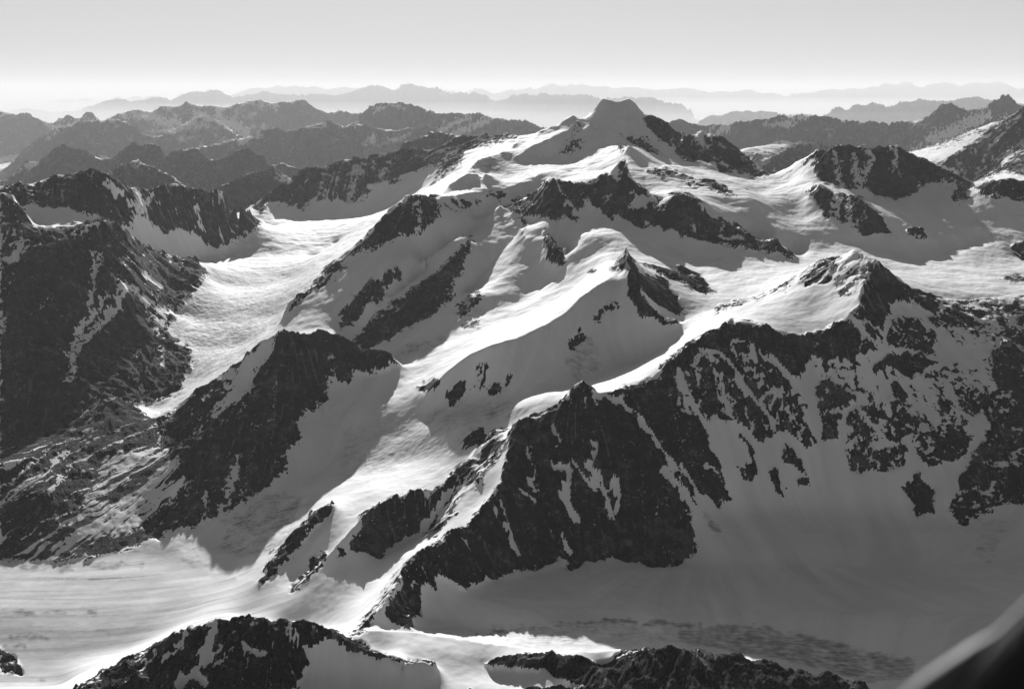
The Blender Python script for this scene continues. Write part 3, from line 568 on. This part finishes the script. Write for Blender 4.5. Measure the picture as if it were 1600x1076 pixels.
# mid east
rock("C 640,400 750,380 870,362 1020,368 1060,400 1150,450 1230,480 1290,500 1360,550 1330,620 1290,640 1260,620 1300,570 1200,540 1120,560 1080,610 1000,620 900,600 860,560 820,590 760,570 700,560 640,530 620,470", 5.20, 6.9, .82)
rock("C 450,510 530,460 640,400 630,430 540,480 470,510", 5.20, 6.9, .55)
streak("C 870,380 900,420 860,500 830,580", 9, 5.3, 6.9); streak("C 1010,380 1000,470", 7, 5.3, 6.9); streak("C 820,420 830,520", 6, 5.3, 6.9); streak("C 730,420 740,540", 5, 5.3, 6.9)
rock("C 590,600 650,560 700,590 850,615 950,720 1005,820 950,815 850,790 780,740 740,730 720,700 710,720 680,725 650,650", 4.85, 5.75, .85)
streak("C 790,600 790,740", 5, 4.9, 5.7); streak("C 730,610 735,700", 9, 4.9, 5.7)
rock("C 1060,790 1090,750 1140,780 1150,800 1100,805", 4.8, 5.5, .9)
rock("C 1360,570 1440,530 1650,520 1650,640 1550,640 1530,610 1480,620 1400,600", 5.20, 6.0, .82); rock("C 1380,720 1420,665 1460,730", 5.2, 5.8, .95); rock("C 1540,740 1600,640 1650,640 1650,760", 5.2, 5.8, .7)
rock("C 1530,840 1570,820 1650,860 1650,930 1580,900", 4.5, 5.1, .9); rock("C 1490,990 1570,980 1650,1000 1650,1020", 3.9, 4.4, .6)
# snow on the far ranges
for s, wd, a, b in (("A 680,220 730,265 830,268", 9, 19, 24), ("A 690,322 760,310 830,297", 5, 14, 22), ("A 1030,265 1080,290 1140,310", 14, 15, 23), ("A 1100,310 1140,325", 9, 15, 23),
                    ("A 230,285 290,290 360,265", 6, 17, 23), ("A 410,262 465,260", 4, 17, 23), ("A 220,350 270,315", 4, 14, 23), ("A 665,372 710,368", 5, 11, 14), ("A 770,485 840,540", 7, 9.6, 12),
                    ("A 1430,290 1500,285", 8, 14, 20), ("B 470,300 600,250", 9, 13, 20), ("B 540,330 700,260", 10, 10, 20), ("B 130,370 160,340", 8, 12, 20), ("B 10,285 100,285", 5, 12, 20),
                    ("A 960,240 975,255", 5, 15, 23), ("A 1290,520 1340,540", 9, 8.6, 12), ("B 170,220 215,212", 5, 15, 20), ("B 215,365 330,330", 5, 12, 18),
                    ("C 265,385 400,370 540,342", 12, 9.5, 14), ("C 290,405 420,390 560,350", 7, 9.5, 14), ("C 415,290 500,280 560,235", 7, 12, 16), ("C 180,320 220,300", 14, 12, 16), ("C 1105,415 1210,420 1370,345", 18, 8.6, 14),
                    ("C 1180,350 1300,300 1430,235", 16, 8.6, 15), ("C 1200,440 1300,370", 12, 8.6, 14), ("C 1240,460 1290,440", 5, 8, 10), ("C 1300,430 1350,400", 6, 8, 10), ("C 1495,235 1530,240", 5, 9, 15), ("C 570,250 595,240", 5, 12, 16)):
    streak(s, wd, a, b)
rock("C 1210,470 1300,400 1400,330 1500,270 1600,195 1700,150 1700,540 1500,500 1350,560 1290,500", 7.2, 9.8, .82)
rock("C 400,460 480,390 560,335 650,350 750,390 640,400 560,450 450,510", 8.0, 11.5, .85)
rock("N 480,250 560,190 620,150 700,160 640,230 560,300", 3.2, 3.8, .55)
streak("C 560,235 520,270 430,290", 7, 12, 16); streak("A 1130,345 1220,330", 4, 14, 17); streak("A 560,240 620,225", 5, 17, 24); streak("B 230,190 300,215", 5, 15, 20); streak("A 1240,175 1280,195", 9, 19, 24); streak("A 960,180 1010,190", 4, 19, 24)
# ---- ice texture zones and moraines
def ice(s, d0, d1, v): region(s, d0, d1, ICE, v)
def dirt(s, d0, d1, v): region(s, d0, d1, DIRT, v)
ice("G 1300,150 1450,200 1430,290 1350,380 1250,440 1100,460 1000,420 1050,300 1150,220", 2.6, 3.4, 1.0)
ice("D 950,60 1500,0 1430,100 1320,200 1290,300 1080,480 900,570 800,690 690,720 640,660 820,600 880,480 870,380 760,330 850,200", 4.0, 6.8, .8)
ice("D 870,270 1050,260 1250,300 1080,470 900,560 820,600 880,480 870,380 780,310", 4.2, 5.6, 1.3)
ice("H 600,800 900,760 1250,750 1600,770 I 500,800 900,900 1100,930 850,1030 500,940 0,850 H 900,870", 2.0, 2.4, .6)
ice("E 700,650 780,640 860,690 800,730 700,740 670,710", 3.0, 3.4, 1.0); ice("E 1160,340 1220,450 1200,500 1080,560 1060,460", 3.3, 3.7, .8)
ice("E 250,430 350,370 490,340 480,390 300,430", 3.7, 4.2, 1.0); ice("B 730,520 900,460 960,470 850,540", 5.5, 6.6, 1.0); ice("A 950,830 1350,760 1400,850 1300,960 960,950", 6.2, 8, .35)
ice("E 30,760 400,700 640,700 700,860 300,940 100,1040 0,1000", 2.9, 3.5, .45); ice("Q 560,420 720,390 740,440 640,520 520,500", 5.6, 6.6, .9)
ice("E 560,640 700,620 700,700 300,830 250,800 420,700", 2.9, 3.6, .5)
ice("D 1310,130 1380,85 1430,95 1400,140 1340,150", 5.3, 6.6, 1.2)
for s, wd, vv in (("G 0,500 150,515 400,505 660,492", 6, .8), ("G 0,470 60,480 160,512", 4, .6), ("G 0,575 250,573 500,560", 3, .5), ("G 0,708 200,715 450,720", 5, .9), 
                  ("G 20,825 130,820 260,835", 5, .9), ("G 0,858 60,860 125,875", 5, .9), ("G 440,800 530,812", 3, .8), ("G 400,790 470,785", 2, .8), ("G 550,440 720,415", 3, .7), ("G 180,1020 215,1024", 4, 1)):
    streak(s, wd, 2.2, 3.0, vv, DIRT)
rock("G 0,875 50,900 105,950 110,990 60,990 0,1000", 2.2, 2.6, .9)
streak("H 600,830 800,790 1000,770 1250,755 1600,770 I 400,780 700,850 850,900 1100,920", 4, 2.0, 2.4, .9, DIRT)
dirt("I 0,770 300,775 600,830 850,900 1100,915 1100,1000 900,1040 500,930 0,850", 2.0, 2.35, .62)
dirt("I 90,200 140,270 210,340 160,355 120,280", 2.5, 3.0, .8); dirt("I 1400,270 1530,280 1500,400 1440,490 1360,440", 2.5, 3, .3)
region("F 0,420 330,420 640,480 860,300 960,200 1200,160 1650,140 1650,1067 I 1650,300 1000,300 -20,200", 2.6, 3.9, ISO, 1)
region("G 0,-330 480,-360 600,-230 700,-200 870,80 620,420 300,470 0,470", 2.8, 3.8, SOFT, 1)
region("G -30,440 400,460 760,410 1000,550 1200,560 1500,700 1300,800 640,920 300,1100 -30,1100", 2.2, 3.0, BAND, 1)
_r = np.random.RandomState(3)
for k in range(16):       # pale fan under the couloirs
    x_ = 850 - 16 * k * _r.rand(); y_ = 90 + 3 * k
    ln_ = _r.uniform(250, 480)
    streak("G %.0f,%.0f %.0f,%.0f" % (x_, y_, x_ - ln_, y_ + ln_ * _r.uniform(.62, .8)), _r.choice([1.6, 3, 4.5]), 2.85, 3.5, straight=True)
print("regions", time.time() - T0)

# ------------------------------------------------------------------ displacement and snow cover
AMP = np.clip(REG, 0, 1)
def blur(A, n):
    for _ in range(n):
        p = np.pad(A, 1, mode='edge'); A = .5 * A + .125 * (p[:-2, 1:-1] + p[2:, 1:-1] + p[1:-1, :-2] + p[1:-1, 2:])
    return A
AMPb = blur(AMP * (1 - .65 * SOFT), 6)
BANDb = blur(BAND, 12)
Dn = np.minimum(YY, 22.0)
cell = (0.0020 * Dn)                     # one coarse cell, km
far_k = np.clip((YY - 9) / 8, 0, 1)
g = -np.abs(G1) * .45 + .36 ; g2 = -np.abs(G2) * .9 + .7
dz = AMPb * cell * (g * 1.3 + g2 * 1.2)
fb = np.zeros_like(Z); fr = 3.0; am = .42; 
wx = X + .05 * Wx; wy = YY + .05 * Wy
for o in range(7):
    wl = 1 / fr
    vis = np.clip((wl / (YY * .0016) - 1.2) / 2, 0, 1)
    n = perlin(wx * fr, wy * fr, 20 + o)
    fb += vis * wl * am * ((.30 - np.abs(n)) * (.6 if o < 5 else .45) if o > 0 else n * .25)
    fr *= 2.03; am *= .88
lowsnow = (Znz * .0022 + Wx * .0012 + n3 * .0005 + n4 * .00012) * np.clip(YY / 3, .6, 2.2)
# spurs and teeth in proportion to distance
Lw = np.log(YY); rp = np.zeros_like(Z); q = 34.
for o in range(5):
    rp += (.34 - np.abs(perlin(Tg * q + .3 * Wx, Lw * q * .8, 60 + o))) / q ** (1.0 + .12 * o)
    q *= 2.1
fb += rp * YY * (.07 + .05 * far_k + .10 * np.clip((YY - 30) / 8, 0, 1))
dz += AMPb * cell * .34 * (-np.abs(G0) + .8)
Z2 = Z + AMPb * fb * (.55 + far_k * .5) + dz + lowsnow * (1 - .5 * AMPb) * (1 - .75 * BANDb) * (1 - .6 * np.clip(blur(ICE, 8), 0, 1))
# icefall roughness
Z2 += blur(np.minimum(ICE, 1.3), 10) * (np.abs(perlin(X * 35, YY * 120, 41)) * .0016 + np.abs(perlin(X * 70, YY * 230, 42)) * .001 - .001)
fq = 1 - .85 * far_k
NN = (.50 * G0 + .9 * Wx + .8 * n3 + .6 * n4) * fq + .55 * G1 + .40 * G2 + .4 * Znz + far_k * (1.1 * perlin(X * 2.6, YY * 2.6, 81) + .9 * perlin(X * 6, YY * 6, 82))
NI = 1.0 * Wx + .9 * Wy + 1.5 * n3 + 1.0 * n4 + .25 * G1 + .5 * Znz
NN = NN / NN.std(); NI = NI / NI.std()
NN = np.where(ISO > 0, NI, NN)
aa = X * .57 + YY * .82; bb = X * .82 - YY * .57 + .012 * Wx
NS = 1.0 * perlin(bb * 26, aa * 3.2, 71) + 1.0 * perlin(bb * 62, aa * 6, 72) + .7 * perlin(bb * 150, aa * 13, 73) + .35 * n3 + .5 * Znz
NN = np.where(SOFT > 0, NS / NS.std(), NN)
U01 = .5 * (1 + np.tanh(NN * .80))        # roughly uniform 0..1
ROCK = np.where(REG < 0, -1.0, REG - U01)
# steep micro-walls hold less snow
zw, zt = np.gradient(Z2); zw /= (fj[1] - fj[0]) * dw; zt /= (fi[1] - fi[0]) * dt
SL2 = np.sqrt((zt / YY) ** 2 + (zw / YY - Tg * zt / YY) ** 2)
ROCK = ROCK + np.where((REG >= 0), np.clip((SL2 - SL) * .35, -.25, .3), 0)
ROCK = np.clip(ROCK, -.35, .35).astype(np.float32)
print("displaced", time.time() - T0)

# ------------------------------------------------------------------ materials
def terrain_material():
    m = bpy.data.materials.new("snow_rock_ice"); m.use_nodes = True
    n = m.node_tree; n.nodes.clear(); lk = n.links.new
    N = n.nodes.new
    o = N("ShaderNodeOutputMaterial"); b = N("ShaderNodeBsdfPrincipled"); lk(b.outputs[0], o.inputs[0])
    pos = N("ShaderNodeNewGeometry")
    def attr(nm):
        a = N("ShaderNodeAttribute"); a.attribute_name = nm; return a.outputs['Fac']
    def noise(scale, det=6, rough=.6):
        t = N("ShaderNodeTexNoise"); t.inputs['Scale'].default_value = scale; t.inputs['Detail'].default_value = det
        t.inputs['Roughness'].default_value = rough; lk(pos.outputs['Position'], t.inputs['Vector']); return t.outputs['Fac']
    def math_(op, a, c, clamp=False):
        k = N("ShaderNodeMath"); k.operation = op; k.use_clamp = clamp
        for i, v in enumerate((a, c)):
            if isinstance(v, (int, float)): k.inputs[i].default_value = v
            else: lk(v, k.inputs[i])
        return k.outputs[0]
    def mr(v, a, c, x, y):
        k = N("ShaderNodeMapRange"); lk(v, k.inputs[0])
        for i, q in enumerate((a, c, x, y)): k.inputs[i + 1].default_value = q
        return k.outputs[0]
    def mix(f, a, c):
        k = N("ShaderNodeMix"); k.data_type = 'FLOAT'
        for i, v in zip((0, 2, 3), (f, a, c)):
            if isinstance(v, (int, float)): k.inputs[i].default_value = v
            else: lk(v, k.inputs[i])
        return k.outputs[0]
    rockv = attr("rock"); icev = attr("ice"); dirtv = attr("dirt")
    nf = noise(120, 8, .65); nm = noise(28, 5); nl = noise(5, 4)
    e = math_('ADD', rockv, mr(nf, .3, .7, -.13, .13))
    rmask = mr(e, -.02, .02, 0, 1)
    flow = attr('flow'); fine = attr('fine')
    rcol = math_('MULTIPLY', mr(nf, .3, .7, .010, .032), mr(nl, .3, .7, .75, 1.3))
    rcol = math_('MULTIPLY', math_('MULTIPLY', rcol, mr(fine, -1.6, 1.6, 1.8, .55)), mr(nm, .35, .65, .55, 1.7))
    dust = mr(math_('ADD', nm, mr(nf, .3, .7, -.25, .25)), .66, .72, 0, .10)
    dust2 = mr(math_('ADD', fine, mr(nf, .3, .7, -.8, .8)), 1.1, 1.5, 0, .13)
    rcol = math_('ADD', rcol, math_('ADD', dust, dust2))
    scree = mr(math_('ADD', nl, mr(nm, .3, .7, -.12, .12)), .56, .64, 0, .045)
    rcol = math_('ADD', rcol, scree)
    scol = math_('MULTIPLY', mr(nl, .3, .7, .84, .78), mr(flow, -2, 2, .87, 1.05))
    ic = mr(nf, .35, .65, .42, .8)
    def stretched(sx, sy, det, rough=.55):
        k = N("ShaderNodeVectorMath"); k.operation = 'MULTIPLY'; lk(pos.outputs['Position'], k.inputs[0]); k.inputs[1].default_value = (sx, sy, .001)
        t = N("ShaderNodeTexNoise"); t.inputs['Scale'].default_value = 1; t.inputs['Detail'].default_value = det
        t.inputs['Roughness'].default_value = rough; t.inputs['Distortion'].default_value = .25; lk(k.outputs[0], t.inputs['Vector']); return t.outputs['Fac']
    crev = stretched(32, 150, 5, .65); flowb = stretched(2.2, 38, 5, .6)
    crev2 = stretched(13, 52, 6, .7)
    crline = math_('MULTIPLY', mr(crev, .50, .60, 1, .55), mr(crev2, .50, .60, 1, .55))
    scol = mix(math_('MULTIPLY', icev, .85, True), scol, math_('MULTIPLY', math_('MULTIPLY', ic, crline), 1.0))
    scol = math_('MULTIPLY', scol, mix(attr('band'), 1, mr(flowb, .42, .68, 1.05, .66)))
    mor = math_('MULTIPLY', attr('band'), mr(math_('ADD', flowb, mr(nf, .3, .7, -.06, .06)), .66, .70, 0, .75))
    scol = mix(mor, scol, .2)
    dm = mr(math_('ADD', dirtv, mr(crev, .3, .7, -.4, .4)), .2, .9, 0, .85)
    dm = math_('MULTIPLY', dm, mr(dirtv, 0.02, .2, 0, .8))
    scol = mix(dm, scol, .16)
    col = mix(rmask, scol, rcol)
    cb = N("ShaderNodeCombineColor"); lk(col, cb.inputs[0]); lk(col, cb.inputs[1]); lk(col, cb.inputs[2])
    lk(cb.outputs[0], b.inputs['Base Color'])
    lk(mix(rmask, .75, .9), b.inputs['Roughness'])
    b.inputs['Specular IOR Level'].default_value = .06
    nb = noise(300, 6, .7); ncr = noise(90, 4, .5)
    h = mix(rmask, math_('ADD', math_('MULTIPLY', nm, .10), math_('MULTIPLY', math_('MULTIPLY', ncr, icev), .2)), math_('ADD', math_('MULTIPLY', nf, 1.6), math_('MULTIPLY', nb, .5)))
    bp = N("ShaderNodeBump"); bp.inputs['Strength'].default_value = 1.0; bp.inputs['Distance'].default_value = .010
    lk(h, bp.inputs['Height']); lk(bp.outputs[0], b.inputs['Normal'])
    return m
MT = terrain_material()

# ------------------------------------------------------------------ one mesh per named landform
NAMES = {
 'near_peak': ('mountain', 'dark rocky foreground peak with thin snow couloirs at the bottom left', 'mountain'),
 'near_snow': ('snow_ridge', 'smooth sunlit snow saddle along the bottom of the view', 'snow ridge'),
 'near_dark_ridge': ('mountain', 'black rounded rock ridge at the bottom right in full shade', 'mountain'),
 'cirque_glacier': ('glacier', 'shaded smooth glacier floor of the cirque at the lower right', 'glacier'),
 'pyramid_mountain': ('mountain', 'dark triangular rock pyramid rising right of centre above the shaded cirque', 'mountain'),
 'cirque_wall': ('mountain', 'high right-hand wall of mottled black rock and snow under a pointed summit', 'mountain'),
 'rib': ('mountain', 'narrow rock rib with shaded snow flank left of the dark triangular pyramid', 'mountain'),
 'trunk_glacier': ('glacier', 'bright valley glacier with moraine lines and an icefall at the lower left', 'glacier'),
 'central_snowfield': ('glacier', 'bright rolling snow dome and snowfield in the middle of the view', 'glacier'),
 'dark_mountain': ('mountain', 'dark rock mountain with snow streaks between the two left-hand glaciers', 'mountain'),
 'middle_mountain': ('mountain', 'rocky buttress with a bright snow arete left of the central snowfield', 'mountain'),
 'upper_glacier': ('glacier', 'broad sunlit upper glacier behind the right-hand pointed summit', 'glacier'),
 'mid_ridge': ('mountain', 'long serrated rock ridge descending to the right below the main summit', 'mountain'),
 'summit_mountain': ('mountain', 'main flat-topped snow summit, the highest on the skyline', 'mountain'),
 'west_buttress': ('mountain', 'round dark rock buttress between the left glacier and the central snow', 'mountain'),
 'valley_glacier': ('glacier', 'crevassed sunlit glacier tongue winding down on the left', 'glacier'),
 'west_wall': ('mountain', 'huge dark rock wall filling the left edge above the crevassed glacier', 'mountain'),
 'back_wall': ('mountain', 'rock wall with snow gullies behind the dark left-edge wall', 'mountain'),
 'glacier_head_ridge': ('mountain', 'gullied rock ridge closing the head of the left glacier', 'mountain'),
 'range_a': ('mountain_range', 'dark hazy peaks on the left beyond the nearest rock walls', 'mountain range'),
 'range_b': ('mountain_range', 'grey hazy peaks in the middle distance left of the main summit', 'mountain range'),
 'range_c': ('mountain_range', 'pale grey range with small snowfields along the left skyline', 'mountain range'),
 'range_d': ('mountain_range', 'hazy snowy range on the skyline right of the main summit', 'mountain range'),
 'range_e': ('mountain', 'hazy dark mountain shoulder at the upper right edge', 'mountain'),
 'mid_east': ('mountain', 'fluted dark rock peak above the upper glacier at the right', 'mountain'),
 'far_range': ('mountain_range', 'palest mountains of the horizon, nearly lost in haze', 'mountain range'),
}
P3 = np.stack([X, YY, Z2], -1).reshape(-1, 3).astype(np.float32)
jj = np.clip(np.rint(fj).astype(int), 0, NW - 1); ii = np.clip(np.rint(fi).astype(int), 0, NT - 1)
OG = OWN[jj][:, ii][:-1, :-1]
idx = np.arange(nW * nT, dtype=np.int32).reshape(nW, nT)
quads = np.stack([idx[:-1, :-1], idx[:-1, 1:], idx[1:, 1:], idx[1:, :-1]], -1)
attrs = {'rock': ROCK.ravel(), 'ice': np.clip(blur(ICE, 14) * (.7 + .9 * Wy + .6 * n3), 0, 1.3).ravel().astype(np.float32), 'dirt': (blur(DIRT, 10) * (1 + .5 * n3 + .4 * Wx)).ravel().astype(np.float32),
         'flow': (.25 * G0 + .5 * G1 + .75 * G2).ravel().astype(np.float32), 'fine': (G0 * (1 - .75 * far_k)).ravel().astype(np.float32), 'band': BANDb.ravel().astype(np.float32)}
for oi, key in enumerate(OWNERS):
    q = quads[OG == oi]
    if len(q) == 0: continue
    used = np.unique(q); remap = np.zeros(nW * nT, np.int32); remap[used] = np.arange(len(used), dtype=np.int32)
    me = bpy.data.meshes.new(NAMES[key][0])
    me.vertices.add(len(used)); me.vertices.foreach_set("co", P3[used].ravel())
    me.loops.add(len(q) * 4); me.loops.foreach_set("vertex_index", remap[q].ravel())
    me.polygons.add(len(q)); me.polygons.foreach_set("loop_start", np.arange(0, len(q) * 4, 4, dtype=np.int32))
    me.polygons.foreach_set("use_smooth", np.ones(len(q), bool))
    me.update(calc_edges=True)
    for a, arr in attrs.items():
        at = me.attributes.new(a, 'FLOAT', 'POINT'); at.data.foreach_set("value", arr[used])
    me.materials.append(MT)
    ob = bpy.data.objects.new(NAMES[key][0], me); sc.collection.objects.link(ob)
    ob['kind'] = 'structure'; ob['label'] = NAMES[key][1]; ob['category'] = NAMES[key][2]
print("meshes", time.time() - T0)

def simple_mat(name, col, rough=.6, metal=0.0):
    m = bpy.data.materials.new(name); m.use_nodes = True
    b = m.node_tree.nodes["Principled BSDF"]
    t = m.node_tree.nodes.new("ShaderNodeTexNoise"); t.inputs['Scale'].default_value = 8000
    r = m.node_tree.nodes.new("ShaderNodeMapRange"); r.inputs[3].default_value = col * .85; r.inputs[4].default_value = col * 1.15
    m.node_tree.links.new(t.outputs['Fac'], r.inputs[0]); m.node_tree.links.new(r.outputs[0], b.inputs['Base Color'])
    b.inputs['Roughness'].default_value = rough; b.inputs['Metallic'].default_value = metal
    return m
# lowland beyond and around, reaching the horizon
def sheet(name, pts, z, mat, label):
    me = bpy.data.meshes.new(name); me.from_pydata([(x, y, z) for x, y in pts], [], [tuple(range(len(pts)))])
    me.materials.append(mat); o = bpy.data.objects.new(name, me); sc.collection.objects.link(o)
    o['kind'] = 'structure'; o['label'] = label; o['category'] = 'ground'; return o
ML = simple_mat("lowland", .09, .9)
sheet('ground', [(-320, -60), (320, -60), (320, 320), (-320, 320)], 1.0, ML, 'low valley country lying under the haze to the horizon')

# ------------------------------------------------------------------ aircraft edge, close to the lens, lower right
import mathutils
cam_m = mathutils.Matrix.Translation(cam.location) @ cam.rotation_euler.to_matrix().to_4x4()
def air_point(u, v, d):      # metres from the lens
    d *= .001
    return cam_m @ mathutils.Vector(((u - 800) / F * d, (538 - v) / F * d, -d))
def loft(name, secs, mat, parent):
    vs, fs = [], []; n = len(secs[0])
    for s_ in secs: vs += [tuple(p) for p in s_]
    for k in range(len(secs) - 1):
        for i in range(n): fs.append((k * n + i, k * n + (i + 1) % n, (k + 1) * n + (i + 1) % n, (k + 1) * n + i))
    fs.append(tuple(range(n))[::-1]); fs.append(tuple((len(secs) - 1) * n + i for i in range(n)))
    me = bpy.data.meshes.new(name); me.from_pydata(vs, [], fs)
    for p in me.polygons: p.use_smooth = True
    me.materials.append(mat); o = bpy.data.objects.new(name, me); sc.collection.objects.link(o)
    o.parent = parent; o.matrix_parent_inverse = parent.matrix_world.inverted(); return o
root = bpy.data.objects.new("aircraft_strut", None); root.location = air_point(1560, 1050, 1.4); sc.collection.objects.link(root)
bpy.context.view_layer.update()
root['label'] = 'blurred dark aircraft strut with a pale metal edge crossing the bottom right corner'; root['category'] = 'aircraft part'
ctr = [(1660, 880, 1.25), (1600, 950, 1.3), (1520, 1030, 1.36), (1400, 1150, 1.45)]
# line of the dark body edge: (1600,936) -> (1460,1076)
def section(c0, dirs, rx, ry, n=20):
    return [c0 + dirs[0] * (math.cos(2 * math.pi * i / n) * rx * 1e-6) + dirs[1] * (math.sin(2 * math.pi * i / n) * ry * 1e-6) for i in range(n)]
A0 = air_point(1720, 830, 1.2); A1 = air_point(1340, 1210, 1.2)
ax = (A1 - A0).normalized(); view = (air_point(1560, 1000, 1.2) - cam.location).normalized(); side = ax.cross(view).normalized()
if (cam_m.inverted() @ (cam.location + side)).x > 0: side = -side     # side now points up-left in the view
fwd = side.cross(ax).normalized()
secs = []; strip = []
for k in range(13):
    f = k / 12; c = A0.lerp(A1, f)
    secs.append(section(c - side * .109 * .001, (side, fwd), 100, 45))
    wdt = 3 + 17 * max(0, min(1, (f - .36) / .34)) - (2.5 if .38 < f < .45 else 0)
    strip.append(section(c + side * (wdt * .35) * 1e-6 - fwd * .0, (side, fwd), wdt, 16))
MD = simple_mat("dark_paint", .012, .45); MM = simple_mat("dull_aluminium", .06, .6, .0)
loft("strut_body", secs, MD, root); loft("metal_edge", strip, MM, root)

# ------------------------------------------------------------------ haze
def haze(name, box, density, label):
    x0, x1, y0, y1, z0, z1 = box
    me = bpy.data.meshes.new(name)
    v = [(x, y, z) for z in (z0, z1) for x, y in ((x0, y0), (x1, y0), (x1, y1), (x0, y1))]
    me.from_pydata(v, [], [(3, 2, 1, 0), (4, 5, 6, 7), (0, 1, 5, 4), (1, 2, 6, 5), (2, 3, 7, 6), (3, 0, 4, 7)])
    m = bpy.data.materials.new(name); m.use_nodes = True; n = m.node_tree; n.nodes.clear()
    o = n.nodes.new("ShaderNodeOutputMaterial"); pv = n.nodes.new("ShaderNodeVolumePrincipled")
    pv.inputs['Color'].default_value = (.95, .95, .95, 1); pv.inputs['Density'].default_value = density
    pv.inputs['Anisotropy'].default_value = .12
    n.links.new(pv.outputs[0], o.inputs['Volume'])
    me.materials.append(m); ob = bpy.data.objects.new(name, me); sc.collection.objects.link(ob)
    ob['kind'] = 'stuff'; ob['label'] = label; ob['category'] = 'haze'
haze("haze", (-330, 330, -70, 330, .9, 4.75), .0075, 'pale summer haze filling the air between the ranges')
haze("distant_haze", (-328, 328, 9.0, 328, .92, 4.7), .0095, 'slightly denser pale haze beyond the main summit')
haze("valley_haze", (-325, 325, 24, 325, .93, 2.8), .038, 'denser pale haze lying low in the far valleys between the ranges')
haze("valley_haze", (-322, 322, 32, 322, .96, 3.2), .018, 'thin upper layer of the pale haze over the farthest valleys')
print("done", time.time() - T0)
